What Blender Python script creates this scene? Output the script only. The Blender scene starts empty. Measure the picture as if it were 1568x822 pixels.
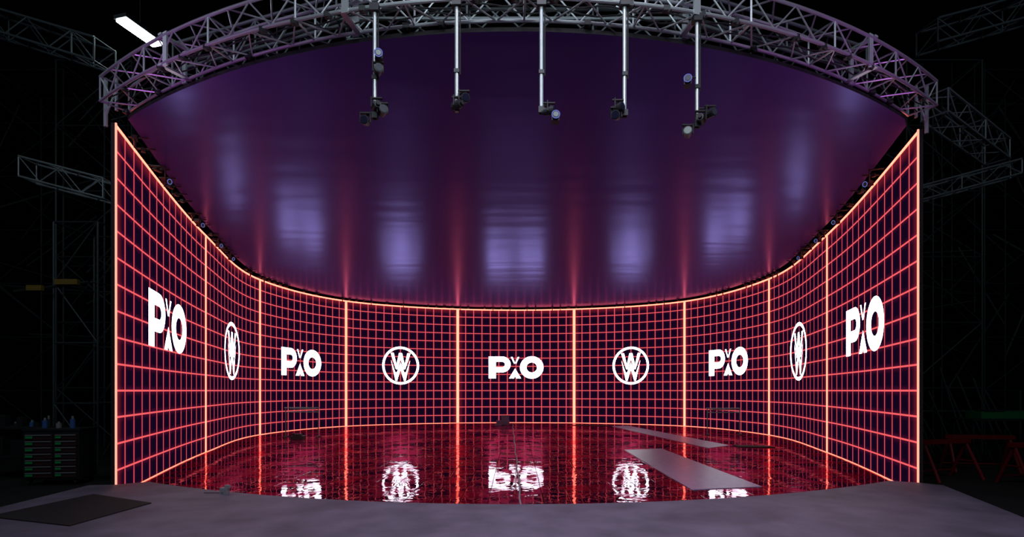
import bpy, bmesh, math, random
from mathutils import Vector, Matrix
random.seed(7)
S = bpy.context.scene
S.view_settings.view_transform = 'Standard'
S.view_settings.look = 'None'

# ------------------------------------------------------------------ materials
def mat_new(name):
    m = bpy.data.materials.new(name); m.use_nodes = True
    nt = m.node_tree; nt.nodes.clear()
    out = nt.nodes.new('ShaderNodeOutputMaterial')
    return m, nt, out

def pbr(name, col, rough=0.5, metal=0.0, noise=0.0, nscale=5.0, bump=0.0, emit=None, estr=0.0, spec=0.5):
    m, nt, out = mat_new(name)
    b = nt.nodes.new('ShaderNodeBsdfPrincipled')
    b.inputs['Base Color'].default_value = (*col, 1)
    b.inputs['Roughness'].default_value = rough
    b.inputs['Metallic'].default_value = metal
    b.inputs['Specular IOR Level'].default_value = spec
    if emit:
        b.inputs['Emission Color'].default_value = (*emit, 1)
        b.inputs['Emission Strength'].default_value = estr
    if noise > 0 or bump > 0:
        tc = nt.nodes.new('ShaderNodeTexCoord')
        n = nt.nodes.new('ShaderNodeTexNoise'); n.inputs['Scale'].default_value = nscale
        n.inputs['Detail'].default_value = 6
        nt.links.new(tc.outputs['Object'], n.inputs['Vector'])
        if noise > 0:
            r = nt.nodes.new('ShaderNodeMapRange')
            r.inputs[1].default_value = 0.3; r.inputs[2].default_value = 0.7
            r.inputs[3].default_value = 1 - noise; r.inputs[4].default_value = 1 + noise
            nt.links.new(n.outputs['Fac'], r.inputs[0])
            mx = nt.nodes.new('ShaderNodeVectorMath'); mx.operation = 'SCALE'
            mx.inputs[0].default_value = col
            nt.links.new(r.outputs[0], mx.inputs['Scale'])
            nt.links.new(mx.outputs[0], b.inputs['Base Color'])
        if bump > 0:
            bp = nt.nodes.new('ShaderNodeBump'); bp.inputs['Strength'].default_value = bump
            bp.inputs['Distance'].default_value = 0.02
            nt.links.new(n.outputs['Fac'], bp.inputs['Height'])
            nt.links.new(bp.outputs[0], b.inputs['Normal'])
    nt.links.new(b.outputs[0], out.inputs[0])
    return m

def emis(name, col, s):
    m, nt, out = mat_new(name)
    e = nt.nodes.new('ShaderNodeEmission')
    e.inputs[0].default_value = (*col, 1); e.inputs[1].default_value = s
    nt.links.new(e.outputs[0], out.inputs[0])
    return m

class NT:
    def __init__(s, nt): s.nt = nt
    def m(s, op, a, b=None, c=None, clamp=False):
        n = s.nt.nodes.new('ShaderNodeMath'); n.operation = op; n.use_clamp = clamp
        for i, v in enumerate((a, b, c)):
            if v is None: continue
            if isinstance(v, (int, float)): n.inputs[i].default_value = v
            else: s.nt.links.new(v, n.inputs[i])
        return n.outputs[0]
    def step(s, d, w0, w1):   # 1 below w0 -> 0 above w1
        n = s.nt.nodes.new('ShaderNodeMapRange'); n.interpolation_type = 'SMOOTHSTEP'
        s.nt.links.new(d, n.inputs[0])
        n.inputs[1].default_value = w0; n.inputs[2].default_value = w1
        n.inputs[3].default_value = 1; n.inputs[4].default_value = 0
        return n.outputs[0]
    def rng(s, x, a, b, c, d):
        n = s.nt.nodes.new('ShaderNodeMapRange'); s.nt.links.new(x, n.inputs[0])
        for i, v in enumerate((a, b, c, d)): n.inputs[i+1].default_value = v
        return n.outputs[0]
    def scale(s, col, f):
        n = s.nt.nodes.new('ShaderNodeVectorMath'); n.operation = 'SCALE'
        n.inputs[0].default_value = col
        s.nt.links.new(f, n.inputs['Scale']); return n.outputs[0]
    def add(s, a, b):
        n = s.nt.nodes.new('ShaderNodeVectorMath'); n.operation = 'ADD'
        for i, v in enumerate((a, b)):
            if isinstance(v, tuple): n.inputs[i].default_value = v
            else: s.nt.links.new(v, n.inputs[i])
        return n.outputs[0]
    def tri(N, x, p):
        a = N.m('DIVIDE', x, p); a = N.m('ADD', a, 0.5); a = N.m('FRACT', a)
        a = N.m('SUBTRACT', a, 0.5); a = N.m('ABSOLUTE', a); return N.m('MULTIPLY', a, p)

def led_material():
    m, nt, out = mat_new('led_grid_screen')
    N = NT(nt)
    uv = nt.nodes.new('ShaderNodeUVMap'); uv.uv_map = 'UVMap'
    sp = nt.nodes.new('ShaderNodeSeparateXYZ'); nt.links.new(uv.outputs[0], sp.inputs[0])
    u, v = sp.outputs[0], sp.outputs[1]
    du, dv, ds = N.tri(u, 1), N.tri(v, 1), N.tri(u, 14)
    dt = N.m('SUBTRACT', 14, v)
    d = N.m('MINIMUM', du, dv)
    line = N.step(d, 0.020, 0.050)
    seam = N.m('MAXIMUM', N.step(ds, 0.12, 0.20), N.step(dt, 0.11, 0.17))
    seam = N.m('MAXIMUM', seam, N.step(v, 0.06, 0.10))
    seam_glow = N.m('POWER', N.step(N.m('MINIMUM', ds, dt), 0.1, 1.0), 2.0)
    glow = N.m('POWER', N.step(d, 0.0, 0.32), 2.0)
    col = N.add((0.006, 0.0016, 0.012), N.scale((1.0, 0.125, 0.12), line))
    col = N.add(col, N.scale((0.06, 0.0025, 0.010), glow))
    col = N.add(col, N.scale((0.16, 0.008, 0.010), seam_glow))
    col = N.add(col, N.scale((4.0, 0.68, 0.38), seam))
    e = nt.nodes.new('ShaderNodeEmission'); e.inputs[1].default_value = 1
    nt.links.new(col, e.inputs[0])
    nt.links.new(e.outputs[0], out.inputs[0])
    return m

def led_floor_material():
    m, nt, out = mat_new('glossy_led_floor')
    N = NT(nt)
    tc = nt.nodes.new('ShaderNodeTexCoord')
    sp = nt.nodes.new('ShaderNodeSeparateXYZ'); nt.links.new(tc.outputs['Object'], sp.inputs[0])
    d = N.m('MINIMUM', N.tri(sp.outputs[0], 0.5), N.tri(sp.outputs[1], 0.5))
    joint = N.step(d, 0.006, 0.014)
    n2 = nt.nodes.new('ShaderNodeTexNoise'); n2.inputs['Scale'].default_value = 1.3; n2.inputs['Detail'].default_value = 6
    n2.inputs['Distortion'].default_value = 1.2
    nt.links.new(tc.outputs['Object'], n2.inputs['Vector'])
    V = N.rng(n2.outputs['Fac'], 0.42, 0.58, 0, 1)
    n1 = nt.nodes.new('ShaderNodeTexNoise'); n1.inputs['Scale'].default_value = 2.0; n1.inputs['Detail'].default_value = 2.5
    n1.inputs['Roughness'].default_value = 0.5; n1.inputs['Distortion'].default_value = 0.8
    nt.links.new(tc.outputs['Object'], n1.inputs['Vector'])
    bp = nt.nodes.new('ShaderNodeBump'); bp.inputs['Strength'].default_value = 0.22; bp.inputs['Distance'].default_value = 0.02
    h = N.m('SUBTRACT', n1.outputs['Fac'], N.m('MULTIPLY', joint, 0.08))
    nt.links.new(h, bp.inputs['Height'])
    g1 = nt.nodes.new('ShaderNodeBsdfGlossy'); g1.inputs['Roughness'].default_value = 0.012
    g1.inputs['Color'].default_value = (1.0, 0.8, 0.95, 1)
    g2 = nt.nodes.new('ShaderNodeBsdfGlossy'); g2.inputs['Roughness'].default_value = 0.28
    g2.inputs['Color'].default_value = (1.0, 0.06, 0.22, 1)  # red reflection haze put into this gloss colour, mixed in by noise
    for g in (g1, g2): nt.links.new(bp.outputs[0], g.inputs['Normal'])
    fac = N.rng(V, 0, 1, 0.05, 0.60)
    mx = nt.nodes.new('ShaderNodeMixShader'); nt.links.new(fac, mx.inputs[0])
    nt.links.new(g1.outputs[0], mx.inputs[1]); nt.links.new(g2.outputs[0], mx.inputs[2])
    df = nt.nodes.new('ShaderNodeBsdfDiffuse'); df.inputs[0].default_value = (0.010, 0.001, 0.004, 1)
    fr = nt.nodes.new('ShaderNodeFresnel'); fr.inputs[0].default_value = 3.4
    f2 = N.m('MULTIPLY', fr.outputs[0], N.m('SUBTRACT', 1.0, N.m('MULTIPLY', joint, 0.7)))
    m2 = nt.nodes.new('ShaderNodeMixShader'); nt.links.new(f2, m2.inputs[0])
    nt.links.new(df.outputs[0], m2.inputs[1]); nt.links.new(mx.outputs[0], m2.inputs[2])
    nt.links.new(m2.outputs[0], out.inputs[0])
    return m

def canopy_material():
    m, nt, out = mat_new('satin_purple_canopy')
    N = NT(nt)
    tc = nt.nodes.new('ShaderNodeTexCoord')
    mp = nt.nodes.new('ShaderNodeMapping'); mp.inputs['Scale'].default_value = (0.25, 1.1, 1)
    nt.links.new(tc.outputs['Object'], mp.inputs[0])
    n = nt.nodes.new('ShaderNodeTexNoise'); n.inputs['Scale'].default_value = 1.0; n.inputs['Detail'].default_value = 1.5
    nt.links.new(mp.outputs[0], n.inputs['Vector'])
    bp = nt.nodes.new('ShaderNodeBump'); bp.inputs['Strength'].default_value = 0.35; bp.inputs['Distance'].default_value = 0.06
    nt.links.new(n.outputs['Fac'], bp.inputs['Height'])
    g = nt.nodes.new('ShaderNodeBsdfGlossy'); g.inputs['Roughness'].default_value = 0.25
    g.inputs['Color'].default_value = (0.42, 0.34, 0.90, 1)
    nt.links.new(bp.outputs[0], g.inputs['Normal'])
    df = nt.nodes.new('ShaderNodeBsdfDiffuse'); df.inputs[0].default_value = (0.085, 0.05, 0.26, 1)
    fr = nt.nodes.new('ShaderNodeFresnel'); fr.inputs[0].default_value = 1.6
    mx = nt.nodes.new('ShaderNodeMixShader'); nt.links.new(fr.outputs[0], mx.inputs[0])
    nt.links.new(df.outputs[0], mx.inputs[1]); nt.links.new(g.outputs[0], mx.inputs[2])
    nt.links.new(mx.outputs[0], out.inputs[0])
    return m

M_led = led_material()
M_logo = emis('logo_white_light', (0.88, 0.94, 1.0), 6.0)
M_floorled = led_floor_material()
M_canopy = canopy_material()
M_black = pbr('matte_black', (0.012, 0.012, 0.014), 0.7)
M_dark = pbr('dark_metal', (0.03, 0.032, 0.036), 0.5, 0.3)
M_drape = pbr('black_studio_wall', (0.003, 0.003, 0.004), 0.95, noise=0.4, nscale=0.8)
M_alu = pbr('aluminium_tube', (0.58, 0.63, 0.67), 0.38, 0.6)
M_aludim = pbr('darker_alu_tube', (0.20, 0.23, 0.25), 0.5, 0.4)  # darker copy of the aluminium tube colour
M_conc = pbr('concrete_stage_paint', (0.148, 0.125, 0.180), 0.6, noise=0.3, nscale=1.6, bump=0.25)
M_floor = pbr('dark_studio_floor', (0.008, 0.007, 0.008), 0.7, noise=0.4, nscale=1.2)
M_mat = pbr('rubber_mat_grey', (0.42, 0.33, 0.52), 0.36, noise=0.12, nscale=6)
M_matblk = pbr('rubber_mat_black', (0.010, 0.009, 0.011), 0.8)
M_green = pbr('green_plastic', (0.01, 0.16, 0.05), 0.45)
M_greenb = pbr('green_label', (0.02, 0.45, 0.12), 0.45)
M_red = pbr('red_painted_steel', (0.22, 0.01, 0.015), 0.4)
M_grey = pbr('grey_plastic', (0.3, 0.31, 0.34), 0.5)
M_blueL = emis('blue_ring_led', (0.22, 0.28, 0.9), 0.6)
M_yellow = pbr('yellow_paint', (0.20, 0.12, 0.02), 0.5)
M_lens = pbr('lens_glass', (0.01, 0.01, 0.03), 0.25)
M_lamp = emis('lamp_tube_light', (0.85, 1.0, 1.0), 25)
M_blue = pbr('blue_plastic', (0.05, 0.15, 0.45), 0.4)
M_edge = emis('edge_led', (1.0, 0.34, 0.24), 1.6)

# ------------------------------------------------------------------ mesh builder
class MB:
    def __init__(s): s.v = []; s.f = []; s.mi = []
    def box(s, c, size, mi=0, rot=None):
        hx, hy, hz = [a / 2 for a in size]
        R = rot if rot is not None else Matrix.Identity(3)
        c = Vector(c); b = len(s.v)
        for x, y, z in ((-1,-1,-1),(1,-1,-1),(1,1,-1),(-1,1,-1),(-1,-1,1),(1,-1,1),(1,1,1),(-1,1,1)):
            s.v.append(tuple(c + R @ Vector((x*hx, y*hy, z*hz))))
        for q in ((0,3,2,1),(4,5,6,7),(0,1,5,4),(1,2,6,5),(2,3,7,6),(3,0,4,7)):
            s.f.append(tuple(b + i for i in q)); s.mi.append(mi)
    def pipe(s, a, b_, r, mi=0, n=8, r2=None):
        a, b_ = Vector(a), Vector(b_); d = (b_ - a)
        if d.length < 1e-6: return
        d.normalize(); t = Vector((0,0,1)) if abs(d.z) < 0.9 else Vector((1,0,0))
        x = d.cross(t).normalized(); y = d.cross(x)
        r2 = r if r2 is None else r2
        b0 = len(s.v)
        for p, rr in ((a, r), (b_, r2)):
            for i in range(n):
                an = 2*math.pi*i/n; s.v.append(tuple(p + x*math.cos(an)*rr + y*math.sin(an)*rr))
        for i in range(n):
            j = (i+1) % n
            s.f.append((b0+i, b0+j, b0+n+j, b0+n+i)); s.mi.append(mi)
        s.f.append(tuple(b0+i for i in reversed(range(n)))); s.mi.append(mi)
        s.f.append(tuple(b0+n+i for i in range(n))); s.mi.append(mi)
    def ring(s, c, d, R, r, mi=0, n=20, k=6):
        c = Vector(c); d = Vector(d).normalized(); t = Vector((0,0,1)) if abs(d.z) < 0.9 else Vector((1,0,0))
        x = d.cross(t).normalized(); y = d.cross(x); b0 = len(s.v)
        for i in range(n):
            a = 2*math.pi*i/n; e = x*math.cos(a) + y*math.sin(a)
            for j in range(k):
                q = 2*math.pi*j/k; s.v.append(tuple(c + e*(R + r*math.cos(q)) + d*r*math.sin(q)))
        for i in range(n):
            for j in range(k):
                s.f.append((b0+i*k+j, b0+((i+1)%n)*k+j, b0+((i+1)%n)*k+(j+1)%k, b0+i*k+(j+1)%k)); s.mi.append(mi)
    def build(s, name, mats, parent=None, smooth=False):
        me = bpy.data.meshes.new(name); me.from_pydata(s.v, [], s.f)
        for m in mats: me.materials.append(m)
        for p, mi in zip(me.polygons, s.mi): p.material_index = mi; p.use_smooth = smooth
        bm = bmesh.new(); bm.from_mesh(me); bmesh.ops.recalc_face_normals(bm, faces=bm.faces); bm.to_mesh(me); bm.free()
        o = bpy.data.objects.new(name, me); S.collection.objects.link(o)
        if parent: o.parent = parent
        return o

def rotz(a): return Matrix.Rotation(a, 3, 'Z')

# ------------------------------------------------------------------ LED wall plan curve
K = [(-7.48,10.0),(-9.93,17.15),(-11.46,23.98),(-9.42,29.7),(-3.55,32.67),
     (3.55,32.67),(9.38,29.8),(11.25,23.8),(9.92,17.08),(7.71,10.25)]
K = [Vector(k) for k in K]
def cr(p0, p1, p2, p3, t):
    return 0.5*((2*p1) + (p2-p0)*t + (2*p0-5*p1+4*p2-p3)*t*t + (3*p1-p0-3*p2+p3)*t*t*t)
KE = [K[0] + (K[0]-K[1])*0.95 + Vector((0.35,0))] + K + [K[-1] + (K[-1]-K[-2])*0.95 - Vector((0.35,0))]
def wall_pt(u):
    u = max(0, min(126, u)); s = min(8, int(u // 14)); t = (u - s*14)/14
    return cr(KE[s], KE[s+1], KE[s+2], KE[s+3], t)
cols = [wall_pt(u) for u in range(127)]
def wall_lin(u):
    i = max(0, min(125, int(math.floor(u)))); return cols[i].lerp(cols[i+1], u - i)
def wall_nrm(u):
    i = max(0, min(125, int(math.floor(u + 1e-6))))
    d = (cols[i+1]-cols[i]).normalized(); return Vector((d.y, -d.x))
if wall_nrm(63).dot(Vector((0,-1))) < 0:
    _w = wall_nrm
    def wall_nrm(u): return -_w(u)
H = 7.0; ROW = 0.5

me = bpy.data.meshes.new('led_wall')
vs, fs, uvs, mis = [], [], [], []
for i in range(127):
    for j in range(15): vs.append((cols[i].x, cols[i].y, j*ROW))
for i in range(126):
    for j in range(14):
        fs.append((i*15+j, (i+1)*15+j, (i+1)*15+j+1, i*15+j+1)); uvs.append([(i,j),(i+1,j),(i+1,j+1),(i,j+1)]); mis.append(0)
T = 0.07
nb = len(vs)
for i in range(127):
    n = (wall_nrm(min(i,125)) + wall_nrm(max(i-1,0))).normalized()
    b = cols[i] - n*T
    vs.append((b.x, b.y, 0)); vs.append((b.x, b.y, H))
for i in range(126):
    a = nb+2*i
    fs.append((a, a+1, a+3, a+2)); uvs.append([(0.5,0.5)]*4); mis.append(1)
    fs.append((i*15+14, (i+1)*15+14, a+3, a+1)); uvs.append([(0.5,0.5)]*4); mis.append(1)
fs.append((0, 14, nb+1, nb)); uvs.append([(0.5,0.5)]*4); mis.append(1)
fs.append((126*15, 126*15+14, nb+253, nb+252)); uvs.append([(0.5,0.5)]*4); mis.append(1)
me.from_pydata(vs, [], fs)
uvl = me.uv_layers.new(name='UVMap'); k = 0
for f in uvs:
    for q in f: uvl.data[k].uv = q; k += 1
me.materials.append(M_led); me.materials.append(M_black)
for p, mi in zip(me.polygons, mis): p.material_index = mi
led_wall = bpy.data.objects.new('led_wall', me); S.collection.objects.link(led_wall)
for uu in (0, 126):
    mb = MB(); c = wall_lin(min(uu, 125.999)); n = wall_nrm(min(uu, 125.9))
    mb.box((c.x + n.x*0.01, c.y + n.y*0.01, 3.5), (0.025, 0.025, 7.0), 0)
    mb.build('edge_strip', [M_edge], led_wall)

def logo(name, quads, u0, v0, sc=1.0):
    bm = bmesh.new()
    for q in quads:
        vv = [bm.verts.new((u0+x*sc, v0+y*sc, 0)) for x, y in q]; bm.faces.new(vv)
    bmesh.ops.triangulate(bm, faces=bm.faces[:])
    us = [v.co.x for v in bm.verts]
    for c in range(int(min(us)), int(max(us))+2):
        bmesh.ops.bisect_plane(bm, geom=bm.verts[:]+bm.edges[:]+bm.faces[:], plane_co=(c,0,0), plane_no=(1,0,0), dist=1e-5)
    for v in bm.verts:
        u, w = v.co.x, v.co.y
        p = wall_lin(u); n = wall_nrm(u)
        v.co = (p.x+n.x*0.02, p.y+n.y*0.02, w*ROW)
    me = bpy.data.meshes.new(name); bm.to_mesh(me); bm.free(); me.materials.append(M_logo)
    o = bpy.data.objects.new(name, me); S.collection.objects.link(o); o.parent = led_wall
def arcring(cx, cy, ro, ri, a0, a1, n, sx=1.0, sy=1.0, six=None, siy=None):
    q = []; six = sx if six is None else six; siy = sy if siy is None else siy
    for i in range(n):
        a, b = a0+(a1-a0)*i/n, a0+(a1-a0)*(i+1)/n
        q.append([(cx+ro*sx*math.cos(a), cy+ro*sy*math.sin(a)), (cx+ro*sx*math.cos(b), cy+ro*sy*math.sin(b)),
                  (cx+ri*six*math.cos(b), cy+ri*siy*math.sin(b)), (cx+ri*six*math.cos(a), cy+ri*siy*math.sin(a))])
    return q
def pxo():
    q = [[(-3.2,-1.35),(-2.35,-1.35),(-2.35,1.35),(-3.2,1.35)],
         [(-2.35,0.70),(-1.6,0.70),(-1.6,1.35),(-2.35,1.35)],
         [(-2.35,-0.60),(-1.6,-0.60),(-1.6,0.05),(-2.35,0.05)]]
    q += arcring(-1.6, 0.375, 0.975, 0.325, -math.pi/2, math.pi/2, 14)
    q += arcring(1.85, 0, 1.38, 0.62, 0, 2*math.pi, 36)
    q += [[(-0.60,1.3),(-0.40,1.3),(-0.12,0.58),(-0.20,0.42)], [(0.40,1.3),(0.20,1.3),(-0.08,0.58),(0.0,0.42)]]
    q += [[(-0.80,-1.35),(-0.10,-0.12),(-0.10,-1.05),(-0.24,-1.35)], [(0.60,-1.35),(0.04,-1.35),(-0.10,-1.05),(-0.10,-0.12)]]
    return q
def wlogo():
    R = 2.3
    q = arcring(0, 0, R, R*0.88, 0, 2*math.pi, 48)
    def sc(p): return [(x*R, y*R) for x, y in p]
    for s in (-1, 1):
        def f(p): return sc([(s*x, y) for x, y in p])
        q.append(f([(0.54,0.66),(0.37,0.66),(0.245,0.12),(0.21,-0.20),(0.25,-0.20)]))
        q.append(f([(0.0,0.66),(0.08,0.66),(0.205,0.12),(0.20,-0.20),(0.165,-0.20),(0.0,0.36)]))
        q.append(f([(0.52,0.28),(0.285,-0.36),(0.235,-0.80),(0.275,-0.80)]))
        q.append(f([(0.285,-0.36),(0.20,-0.36),(0.215,-0.80),(0.235,-0.80)]))
        q.append(f([(0.20,-0.36),(0.0,0.16),(0.0,-0.20),(0.185,-0.80),(0.215,-0.80)]))
    return q
VC = [7.3, 7.05, 6.85, 6.95, 6.85, 6.95, 6.9, 7.0, 7.2]
for s in range(9):
    if s % 2 == 0: logo('letter_logo', pxo(), s*14+7.0-(0.25 if s == 0 else 0), VC[s], 0.95 if s in (0, 8) else 1.0)
    else: logo('round_emblem', wlogo(), s*14+7.0, VC[s], 0.97)

# ------------------------------------------------------------------ LED floor
def front_floor_y(x): return 8.25 + 0.041*x*x
me = bpy.data.meshes.new('led_floor')
pts = [(c.x, c.y) for c in cols]
xs = [7.6 - 15.1*i/30 for i in range(31)]
pts2 = pts + [(x, front_floor_y(x)-0.05) for x in xs]
me.from_pydata([(x, y, 0.02) for x, y in pts2], [], [tuple(range(len(pts2)))])
me.materials.append(M_floorled)
bm = bmesh.new(); bm.from_mesh(me); bmesh.ops.triangulate(bm, faces=bm.faces[:])
for f in bm.faces:
    if f.normal.z < 0: f.normal_flip()
bm.to_mesh(me); bm.free()
o = bpy.data.objects.new('led_floor', me); S.collection.objects.link(o)

# ------------------------------------------------------------------ slabs
def slab(name, outline, z0, z1, mat, mat2=None):
    bm = bmesh.new(); vv = [bm.verts.new((x, y, z1)) for x, y in outline]; f = bm.faces.new(vv)
    if f.normal.z < 0: f.normal_flip()
    bm.normal_update()
    ret = bmesh.ops.extrude_face_region(bm, geom=[f])
    for v in ret['geom']:
        if isinstance(v, bmesh.types.BMVert): v.co.z = z0
    bmesh.ops.triangulate(bm, faces=[f for f in bm.faces if len(f.verts) > 4])
    bmesh.ops.recalc_face_normals(bm, faces=bm.faces)
    bm.normal_update()
    me = bpy.data.meshes.new(name); bm.to_mesh(me); bm.free(); me.materials.append(mat)
    if mat2:
        me.materials.append(mat2)
        zm = (z0+z1)/2
        for p in me.polygons:
            if p.center.z > z0 + 0.2*(z1-z0): p.material_index = 1
    o = bpy.data.objects.new(name, me); S.collection.objects.link(o); return o
ol = [(x, front_floor_y(x)) for x in [7.25-14.3*i/30 for i in range(31)]]
ol += [(-7.45, 9.97), (-7.9, 9.9), (-7.7, 7.5), (-7.4, 4.0), (-6.5, -3.0), (6.5, -3.0), (6.6, 4.0), (6.9, 7.1), (7.9, 9.9), (7.65, 10.2)]
slab('concrete_stage', ol, 0.0, 0.25, M_conc)

# ------------------------------------------------------------------ room
mb = MB(); mb.box((0, 17, -0.05), (64, 60, 0.1)); mb.build('floor', [M_floor])
mb = MB(); mb.box((0, 47.1, 9), (64, 0.2, 18)); mb.build('wall_back', [M_drape])
mb = MB(); mb.box((-32.1, 17, 9), (0.2, 60, 18)); mb.build('wall_left', [M_drape])
mb = MB(); mb.box((32.1, 17, 9), (0.2, 60, 18)); mb.build('wall_right', [M_drape])
mb = MB(); mb.box((0, 17, 18.1), (64, 60, 0.2)); mb.build('ceiling', [M_drape])

# ------------------------------------------------------------------ canopy
def front_c(x): return 7.6 + 0.046*x*x
ins = []
for i in range(0, 127):
    n = (wall_nrm(min(i,125)) + wall_nrm(max(i-1,0))).normalized(); p = cols[i] + n*0.2
    ins.append((p.x, p.y))
fr = [(x, front_c(x)) for x in [7.3 - 14.4*i/40 for i in range(41)]]
slab('stage_canopy', ins + fr, 7.10, 7.16, M_canopy, M_black)

# ------------------------------------------------------------------ box truss along a path
def truss(mb, path, w, h, z0, step=0.45, R=0.028, r=0.014, mi=0):
    L = [0]
    for a, b in zip(path, path[1:]): L.append(L[-1] + (b-a).length)
    def at(d):
        d = max(0, min(L[-1], d))
        for i in range(len(path)-1):
            if d <= L[i+1] + 1e-9:
                t = (d-L[i])/max(1e-9, L[i+1]-L[i]); p = path[i].lerp(path[i+1], t)
                dr = (path[i+1]-path[i]).normalized(); return p, Vector((-dr.y, dr.x))
    n = max(2, round(L[-1]/step)); N = []
    for i in range(n+1):
        p, nn = at(L[-1]*i/n)
        N.append([Vector((*(p+nn*w/2), z0)), Vector((*(p-nn*w/2), z0)), Vector((*(p-nn*w/2), z0+h)), Vector((*(p+nn*w/2), z0+h))])
    for i in range(n):
        for k in range(4): mb.pipe(N[i][k], N[i+1][k], R, mi, 8)
        for k in range(4):
            k2 = (k+1) % 4
            if i % 2: mb.pipe(N[i][k], N[i+1][k2], r, mi, 6)
            else: mb.pipe(N[i][k2], N[i+1][k], r, mi, 6)
    for i in range(0, n+1, 1):
        if i % 4 == 0 or i == n:
            for k in range(4): mb.pipe(N[i][k], N[i][(k+1)%4], r*1.2, mi, 6)
    return N
mb = MB()
path = [Vector((x, front_c(x)-0.24)) for x in [-7.4+15.0*i/60 for i in range(61)]]
truss(mb, path, 0.45, 0.44, 7.24, 0.40, 0.025, 0.013)
for x in (-5.6, -2.35, 2.5, 5.7):
    y = front_c(x)-0.24; a = math.atan(0.092*x)
    for q in (-0.25, 0.25):
        mb.box((x, y+q, 7.46), (0.10, 0.03, 0.54), 0, rotz(a))
    mb.box((x, y, 7.23), (0.08, 0.5, 0.03), 0, rotz(a)); mb.box((x, y, 7.72), (0.08, 0.5, 0.03), 0, rotz(a))
for i in range(29):
    x = -7.3 + i*0.52; y = front_c(x)-0.24 + random.choice((-0.22, 0.22))
    mb.box((x, y, 7.225), (0.09, 0.08, 0.07), 1); mb.pipe((x, y, 7.22), (x+0.05, y-0.02, 7.18), 0.03, 1)
for off in (-0.15, -0.04, 0.10):
    pr = None
    for i in range(80):
        x = -7.35+14.9*i/79; p = Vector((x, front_c(x)-0.24+off, 7.28+0.03*math.sin(i*1.3+off*30)))
        if pr is not None: mb.pipe(pr, p, 0.012, 2, 5)
        pr = p
for x, yy, s in ((-7.62, 9.95, 1), (7.82, 10.2, -1)):
    mb.pipe((x, yy, 6.9), (x, yy, 7.8), 0.035, 0); mb.pipe((x+0.2*s, yy, 7.2), (x+0.2*s, yy, 7.8), 0.028, 0)
    mb.pipe((x, yy, 7.1), (x+0.2*s, yy, 7.6), 0.018, 0)
mb.build('lighting_truss', [M_alu, M_dark, M_black], smooth=False)

def straight(a, b, n=2): 
    a, b = Vector(a), Vector(b); return [a.lerp(b, i/n) for i in range(n+1)]
mb = MB()
truss(mb, straight((-6.3,10.2), (-2.6,8.9)), 0.5, 0.5, 7.95, 0.5)
truss(mb, straight((6.5,10.3), (2.8,8.9)), 0.5, 0.5, 7.95, 0.5)
truss(mb, straight((-2.8,8.6), (2.8,8.6)), 0.5, 0.5, 7.8, 0.5)
mb.build('rigging_truss', [M_aludim])

# ------------------------------------------------------------------ tracking camera parts
def trk(mb, c, d, s=1.0, ring=True):
    c = Vector(c); d = Vector(d).normalized()
    a = math.atan2(d.y, d.x) - math.pi/2
    mb.box(c, (0.10*s, 0.12*s, 0.10*s), 1, rotz(a))
    mb.pipe(c + d*0.05*s, c + d*0.12*s, 0.042*s, 1, 14)
    mb.pipe(c + d*0.121*s, c + d*0.124*s, 0.034*s, 3, 14)
    if ring: mb.ring(c + d*0.12*s, d, 0.05*s, 0.006*s, 2)
MATS = [M_alu, M_dark, M_blueL, M_lens, M_black]
def spot(mb, c, d, s=0.8):
    c = Vector(c); d = Vector(d).normalized()
    mb.pipe(c - d*0.09*s, c + d*0.09*s, 0.06*s, 1, 14, 0.075*s)
    mb.pipe(c + d*0.092*s, c + d*0.1*s, 0.062*s, 3, 14)
    mb.pipe(c - d*0.13*s, c - d*0.09*s, 0.035*s, 4, 12)
    sd = d.cross(Vector((0,0,1))).normalized()
    for q in (-1, 1): mb.box(c + sd*q*0.085*s + Vector((0,0,0.05*s)), (0.015*s, 0.04*s, 0.17*s), 4)
    mb.box(c + Vector((0,0,0.13*s)), (0.19*s, 0.05*s, 0.02*s), 4)
def hangpole(x, y, zt, zb, fx):
    mb = MB()
    mb.pipe((x, y, zb), (x, y, zt), 0.026, 0, 12)
    mb.pipe((x+0.045, y, zb+0.5), (x+0.045, y, zt), 0.01, 4, 6)
    mb.box((x, y, zb+0.04), (0.08, 0.08, 0.08), 1); mb.box((x, y, zb+(zt-zb)*0.36), (0.07, 0.07, 0.05), 1)
    mb.box((x, y, zt-0.05), (0.12, 0.12, 0.10), 1)
    for kind, dx, z, d in fx:
        if abs(dx) > 0.01: mb.pipe((x, y, z+0.10), (x+dx, y-0.02, z+0.10), 0.014, 1, 6)
        c = (x+dx, y-0.06, z)
        if kind == 't': trk(mb, c, d)
        else: spot(mb, c, d)
    mb.build('hanging_camera_pole', MATS)
hangpole(-1.91, 7.25, 7.22, 5.68, [('t', 0.07, 6.48, (0.2,-1,-0.1)), ('s', 0.06, 6.3, (0.4,-1,0)), ('s', -0.11, 5.62, (0,-1,-0.2)), ('s', 0.12, 5.75, (0.5,-1,0)), ('s', 0.04, 5.82, (-0.5,1,0))])
hangpole(-0.79, 7.15, 7.22, 5.72, [('s', 0.10, 5.86, (0.5,-1,-0.2)), ('s', 0.02, 5.78, (-0.5,0.5,0))])
hangpole(0.34, 7.15, 7.22, 5.70, [('t', 0.18, 5.60, (0,-1,0)), ('s', 0.10, 5.70, (1,-0.4,0))])
hangpole(1.45, 7.15, 7.22, 5.66, [('s', -0.12, 5.64, (-0.4,-1,-0.3)), ('s', -0.10, 5.74, (1,-1,0))])
hangpole(2.52, 7.45, 7.22, 5.66, [('t', -0.15, 6.25, (-0.3,-1,0)), ('s', 0.16, 5.82, (0.5,-1,0)), ('s', -0.15, 5.56, (-0.3,-1,0)), ('s', 0.03, 5.75, (0.5,1,0))])

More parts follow.
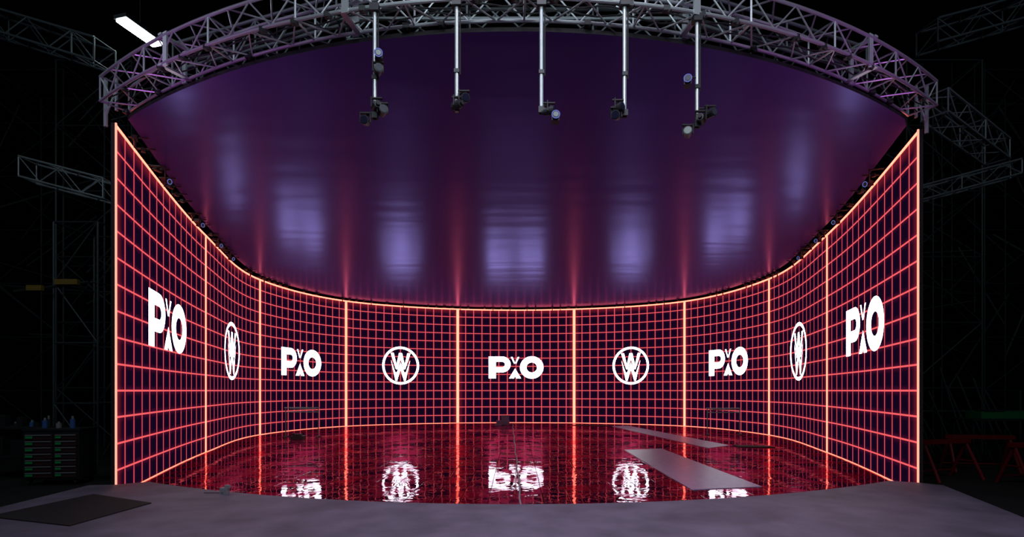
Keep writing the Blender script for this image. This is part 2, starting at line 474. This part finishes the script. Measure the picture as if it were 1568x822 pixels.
def wallcam(u, drop=0.25, off=0.3):
    mb = MB(); p = wall_lin(u); n = wall_nrm(u); c = Vector((p.x+n.x*off, p.y+n.y*off, 7-drop))
    mb.pipe((p.x-n.x*0.05, p.y-n.y*0.05, 7.06), (c.x, c.y, 7.06), 0.02, 1, 6)
    mb.pipe((c.x, c.y, 7.08), (c.x, c.y, c.z), 0.015, 1, 6)
    trk(mb, c, (n.x, n.y-0.6, -0.25), 1.1)
    mb.build('tracking_camera', MATS)
for u in (4, 10.2, 14.5, 18, 108, 112.5, 116.3, 122): wallcam(u)
mb = MB()
for i in range(1, 125):
    if random.random() < 0.6:
        p = wall_lin(i+0.3); n = wall_nrm(i+0.3); q = 0.12
        c = (p.x+n.x*q, p.y+n.y*q, 7.04+random.uniform(-0.02, 0.02))
        mb.box(c, (random.uniform(0.08,0.2), 0.08, 0.08), 0, rotz(random.random()*3))
        mb.pipe((p.x, p.y, 7.05), (p.x+n.x*0.35, p.y+n.y*0.35, 7.07), 0.018, 0, 6)
        if random.random() < 0.3: mb.pipe(c, (c[0], c[1], 6.85), 0.025, 0, 6)
mb.build('canopy_rim_clamps', [M_dark])

# ------------------------------------------------------------------ floor items
def flatmat(name, pts, z, t, mat): return slab(name, pts, z, z+t, mat)
flatmat('floor_mat', [(5.3,29.6),(6.3,30.2),(7.7,19.3),(6.6,18.4)], 0.02, 0.012, M_mat)
flatmat('floor_mat', [(3.6,17.8),(4.95,18.2),(5.05,11.0),(3.5,10.65)], 0.02, 0.014, M_mat)
flatmat('floor_mat', [(7.8,19.3),(9.0,19.0),(8.95,18.5),(7.8,18.7)], 0.02, 0.03, M_matblk)
flatmat('floor_mat', [(3.2,30.8),(5.2,30.2),(5.2,29.7),(3.2,30.3)], 0.02, 0.02, M_matblk)
flatmat('rubber_mat', [(-7.1,9.0),(-5.65,8.3),(-5.75,6.9),(-7.3,7.4)], 0.25, 0.015, M_matblk)
mb = MB(); pr = None
for i in range(20):
    t = i/19; p = Vector((-0.19+0.29*t+0.02*math.sin(i*2), 31.5-22.9*t, 0.03))
    if pr: mb.pipe(pr, p, 0.016, 0, 6)
    pr = p
mb.build('floor_cable', [M_grey])
def barrier(x, y, w, h):
    mb = MB()
    for s in (-1, 1):
        mb.pipe((x+s*w/2, y, 0.02), (x+s*w/2, y, h), 0.022, 0)
        mb.box((x+s*w/2, y, 0.04), (0.08, 0.5, 0.04), 1)
    mb.pipe((x-w/2-0.05, y, h), (x+w/2+0.05, y, h), 0.025, 0)
    mb.pipe((x-w/2, y, h-0.18), (x+w/2, y, h-0.18), 0.02, 0)
    mb.box((x, y+0.05, h-0.06), (w*0.8, 0.2, 0.03), 1)
    mb.build('barrier_stand', [M_aludim, M_dark])
barrier(-9.1, 22.8, 1.4, 1.27); barrier(9.3, 24.0, 1.45, 1.2)
mb = MB(); mb.box((-8.9, 21.9, 0.09), (0.5, 0.35, 0.14), 0); mb.box((-8.9, 21.9, 0.19), (0.3, 0.2, 0.08), 0); mb.pipe((-9.1,21.9,0.16),(-9.1,21.9,0.26),0.05,0)
mb.build('weight_base', [M_dark])
M_boxp = pbr('purple_grey_case', (0.20, 0.10, 0.17), 0.5)
mb = MB(); mb.box((-0.75, 30.8, 0.16), (0.75, 0.4, 0.24), 0); mb.box((-0.62, 30.95, 0.42), (0.45, 0.05, 0.32), 0); mb.box((-1.0, 30.6, 0.06), (0.4, 0.5, 0.08), 0)
mb.build('floor_monitor_box', [M_boxp])
mb = MB(); mb.box((-4.95, 9.1, 0.30), (0.12, 0.1, 0.1), 0); mb.box((-4.9, 9.1, 0.37), (0.07, 0.07, 0.05), 0); mb.pipe((-4.95,9.05,0.27),(-5.3,9.1,0.262),0.006,1,5)
mb.build('junction_box', [M_grey, M_black])

# ------------------------------------------------------------------ tool cabinet etc. (left)
M_matblk2 = pbr('cabinet_drawer_paint', (0.07, 0.03, 0.04), 0.35)
def cabinet(x, y, w, d, h, a=0.15, rows=7, body=M_dark):
    mb = MB(); R = rotz(a)
    def P(lx, ly, z): v = R @ Vector((lx, ly, 0)); return (x+v.x, y+v.y, z)
    mb.box(P(0,0,h/2+0.06), (w, d, h-0.12), 0, R)
    mb.box(P(0,0,h+0.02), (w+0.04, d+0.04, 0.04), 3, R)
    for sx in (-1, 1):
        for sy in (-1, 1): mb.pipe(P(sx*w*0.42-0.02, sy*d*0.4, 0.06), P(sx*w*0.42+0.02, sy*d*0.4, 0.06), 0.06, 3, 12)
    rh = (h-0.22)/rows
    for r in range(rows):
        z = 0.16+rh*(r+0.5)
        for cx, cw in ((-w*0.22, w*0.5), (w*0.27, w*0.4)):
            mb.box(P(cx, -d/2-0.01, z), (cw, 0.03, rh*0.86), 4, R)
            mb.box(P(cx, -d/2-0.035, z+rh*0.28), (cw*0.92, 0.02, 0.018), 1, R)
            mb.box(P(cx-cw*0.32, -d/2-0.04, z-rh*0.05), (cw*0.26, 0.01, 0.045), 2, R)
    mb.build('tool_cabinet', [body, M_alu, M_greenb, M_black, M_matblk2])
cabinet(-9.85, 11.6, 1.05, 0.6, 1.15)
mb = MB()
mb.box((-11.5, 12.4, 1.15), (1.7, 0.7, 0.05), 0)
for sx in (-0.8, 0.8):
    for sy in (-0.3, 0.3): mb.pipe((-11.5+sx, 12.4+sy, 0), (-11.5+sx, 12.4+sy, 1.15), 0.03, 0)
mb.box((-11.5, 12.4, 0.5), (1.5, 0.6, 0.04), 0)
mb.box((-11.9, 12.4, 0.75), (0.5, 0.5, 0.45), 0); mb.box((-11.2, 12.4, 0.7), (0.55, 0.5, 0.35), 0)
for i in range(9):
    xx = -12.25+i*0.19; hh = random.uniform(0.1, 0.3)
    if i % 2: mb.box((xx, 12.25, 1.175+hh/2), (0.13, 0.13, hh), random.choice((0,2,0)))
    else:
        mb.pipe((xx, 12.3, 1.175), (xx, 12.3, 1.175+hh*0.7), 0.05, random.choice((0,2)), 12); mb.pipe((xx, 12.3, 1.175+hh*0.7), (xx, 12.3, 1.175+hh), 0.02, 1, 8)
mb.build('workbench', [M_dark, M_grey, M_blue, M_alu])
mb = MB()
for i, (xx, hh) in enumerate(((-10.2,0.22),(-9.9,0.14),(-9.6,0.26))):
    mb.pipe((xx, 11.6, 1.19), (xx, 11.6, 1.19+hh*0.75), 0.05, i % 2, 12); mb.pipe((xx, 11.6, 1.19+hh*0.75), (xx, 11.6, 1.19+hh), 0.022, 1, 8)
mb.build('spray_bottles', [M_blue, M_grey])

# ------------------------------------------------------------------ right side equipment
def sawhorse(x, y, a):
    mb = MB(); R = rotz(a)
    def P(lx, ly, z): v = R @ Vector((lx, ly, 0)); return (x+v.x, y+v.y, z)
    mb.box(P(0,0,0.85), (1.5, 0.1, 0.1), 0, R)
    for s in (-0.65, 0.65):
        for t in (-0.35, 0.35): mb.pipe(P(s, 0, 0.82), P(s*1.05, t, 0.0), 0.035, 0)
        mb.pipe(P(s*1.02, -0.2, 0.4), P(s*1.02, 0.2, 0.4), 0.02, 0)
    mb.pipe(P(-0.65, 0.3, 0.15), P(0.65, 0.3, 0.15), 0.02, 0)
    mb.build('sawhorse', [M_red])
sawhorse(9.7, 12.1, 0.3); sawhorse(11.5, 13.3, -0.2); sawhorse(11.2, 11.4, 0.1)
mb = MB()
mb.box((12.9, 14.0, 1.25), (2.6, 0.8, 0.05), 1); mb.box((12.9, 14.0, 1.37), (1.9, 0.5, 0.18), 0); mb.box((12.3, 13.9, 1.48), (0.5, 0.3, 0.06), 1)
for sx in (-1.2, 1.2):
    for sy in (-0.3, 0.3): mb.pipe((12.9+sx, 14+sy, 0), (12.9+sx, 14+sy, 1.25), 0.03, 1)
mb.build('green_case_table', [M_green, M_dark])
M_scaf = pbr('dark_scaffold_tube', (0.04, 0.055, 0.06), 0.55, 0.3)
mb = MB()
for i in range(10):
    x = 11.6+i*0.32; mb.pipe((x, 15.2, 0.0), (x+random.uniform(-0.9,-0.4), 15.6, random.uniform(1.8, 2.7)), 0.025, 0)
mb.pipe((11.0,15.6,1.4),(14.8,15.6,1.4),0.03,0)
for x in (11.1,14.7): mb.pipe((x,15.6,0),(x,15.6,2.0),0.03,0)
mb.build('pipe_rack', [M_scaf])

# ------------------------------------------------------------------ scaffolding and dark trusses
def scaffold(x, y, w, d, h, lv, mat=M_aludim, name='scaffold_tower'):
    mb = MB()
    for sx in (0, w):
        for sy in (0, d): mb.pipe((x+sx, y+sy, 0), (x+sx, y+sy, h), 0.03, 0, 6)
    for i in range(lv):
        z = h*(i+1)/lv; z0 = h*i/lv
        for q in ((0,0,w,0),(w,0,w,d),(w,d,0,d),(0,d,0,0)):
            mb.pipe((x+q[0], y+q[1], z), (x+q[2], y+q[3], z), 0.024, 0, 6)
        if i % 2: mb.pipe((x, y, z0), (x+w, y, z), 0.02, 0, 6)
        else: mb.pipe((x+w, y, z0), (x, y, z), 0.02, 0, 6)
        mb.pipe((x+(0 if x > 0 else w), y, z0), (x+(0 if x > 0 else w), y+d, z), 0.02, 0, 6)
    mb.build(name, [mat])
for (x, y, w, d, h, lv) in ((-14.6,17,2.4,2.0,12.5,6),(-19.5,20,2.6,2,14,7),(-12.6,14.6,1.2,1.4,6.6,4),
                            (12.4,17,2.4,2.0,12.5,6),(17.5,20,2.6,2,14,7)):
    scaffold(x, y, w, d, h, lv, M_scaf)
def rigtruss(a, b, z0, z1, w=0.5, h=0.5, mat=M_aludim):
    mb = MB(); truss(mb, straight(a, b, 1), w, h, 0, 0.55, 0.028, 0.014)
    a, b = Vector(a), Vector(b); L = (b-a).length; d = (b-a)/L
    mb.v = [(x, y, z + z0 + (z1-z0)*((Vector((x, y))-a).dot(d)/L)) for x, y, z in mb.v]
    mb.build('overhead_truss', [mat])
rigtruss((-12.4,13.6),(-10.3,13.6), 7.35, 6.8)
rigtruss((9.3,11.9),(12.4,13.8), 8.1, 7.9)
rigtruss((10.6,15.6),(14.2,15.2), 7.2, 8.1, 0.4, 0.4)
rigtruss((-14,12.5),(-8.9,11.6), 10.9, 9.0, mat=M_scaf)
rigtruss((8.9,11.6),(14,12.5), 9.4, 11.2, mat=M_scaf)
rigtruss((-7.5,9.5),(-3,9.5), 9.4, 9.4, mat=M_scaf)
rigtruss((3,9.5),(7.5,9.5), 9.4, 9.4, mat=M_scaf)
for sd in (-1, 1):
    mb = MB()
    for i in range(34):
        x = sd*random.uniform(15.5, 25); y = random.uniform(25, 28); z = random.uniform(4, 17)
        v = Vector((random.uniform(-1,1), random.uniform(-0.3,0.3), random.uniform(-0.8,0.8))).normalized()*random.uniform(1.2,3.5)
        mb.pipe((x-v.x, y, z-v.z), (x+v.x, y+v.y, min(17.8, z+v.z)), random.choice((0.025,0.035,0.045)), 0, 6)
    for i in range(6):
        x = sd*random.uniform(16, 23); mb.pipe((x, 26, random.uniform(5,8)), (x, 26, 17.9), 0.022, 0, 5)
    mb.build('rigging_pipes', [M_aludim])
mb = MB()
mb.box((-12.75, 14.2, 4.72), (0.4, 0.1, 0.14), 0); mb.box((-11.9, 14.2, 4.88), (0.6, 0.1, 0.14), 0); mb.pipe((-13.4,14.3,4.65),(-11.4,14.3,4.9),0.04,1)
mb.build('yellow_cable_tray', [M_yellow, M_dark])

# batten work light
mb = MB(); a, b = Vector((-8.45, 11.5, 9.95)), Vector((-8.25, 12.3, 9.95)); c = (a+b)/2; ang = math.atan2(b.y-a.y, b.x-a.x)
mb.box(c+Vector((0,0,0.06)), (0.95, 0.34, 0.08), 0, rotz(ang)); mb.box(c, (0.88, 0.27, 0.05), 1, rotz(ang))
mb.pipe(c+Vector((0,0,0.1)), c+Vector((0,0,8)), 0.01, 0, 5)
mb.build('batten_light', [M_dark, M_lamp])

# ------------------------------------------------------------------ lights
def area(name, loc, tgt, size, power, col, spread=180):
    l = bpy.data.lights.new(name, 'AREA'); l.shape = 'RECTANGLE'; l.size = size[0]; l.size_y = size[1]; l.energy = power; l.color = col
    l.spread = math.radians(spread)
    o = bpy.data.objects.new(name, l); o.location = loc
    o.rotation_euler = (Vector(tgt)-Vector(loc)).to_track_quat('-Z', 'Y').to_euler(); S.collection.objects.link(o)
area('fill_overhead', (0.5, 3.0, 12), (1.0, 6.5, 0), (4, 2), 190, (0.86, 0.82, 1.0), 80)  # unseen fill added to brighten the foreground concrete
area('fill_truss', (0, 1.5, 8.5), (0, 8.0, 7.5), (5, 1), 110, (0.78, 0.95, 1.0), 130)  # added front fill so the truss reads silver
area('truss_fill_a', (-6.5, 6.0, 5.5), (-5.5, 8.8, 7.5), (0.6, 0.4), 12, (0.8, 0.2, 1.0), 110)  # added purple fill, stands in for wall light the canopy blocks
area('truss_fill_b', (6.7, 6.0, 5.5), (5.7, 8.8, 7.5), (0.6, 0.4), 12, (0.8, 0.2, 1.0), 110)  # matching purple fill added for the right end of the truss
area('fill_side_a', (-11, 6, 10), (-11, 14, 3), (2, 2), 80, (0.75, 0.9, 1.0))  # added fill, lifts the tool area on the left
area('fill_side_b', (12, 6, 12), (12, 15, 5), (2, 2), 70, (0.75, 0.9, 1.0))  # unseen fill added over the right-hand equipment
w = bpy.data.worlds.new('World'); S.world = w; w.use_nodes = True
w.node_tree.nodes['Background'].inputs[0].default_value = (0.02, 0.02, 0.03, 1)
w.node_tree.nodes['Background'].inputs[1].default_value = 0.1

# ------------------------------------------------------------------ camera
cam = bpy.data.cameras.new('camera'); co = bpy.data.objects.new('camera', cam); S.collection.objects.link(co)
co.location = (0, 0, 2.0); co.rotation_euler = (math.pi/2, 0, 0)
cam.sensor_width = 36; cam.lens = 36*820/1568; cam.shift_x = -6/1568; cam.shift_y = 187/1568
cam.clip_end = 200
S.camera = co
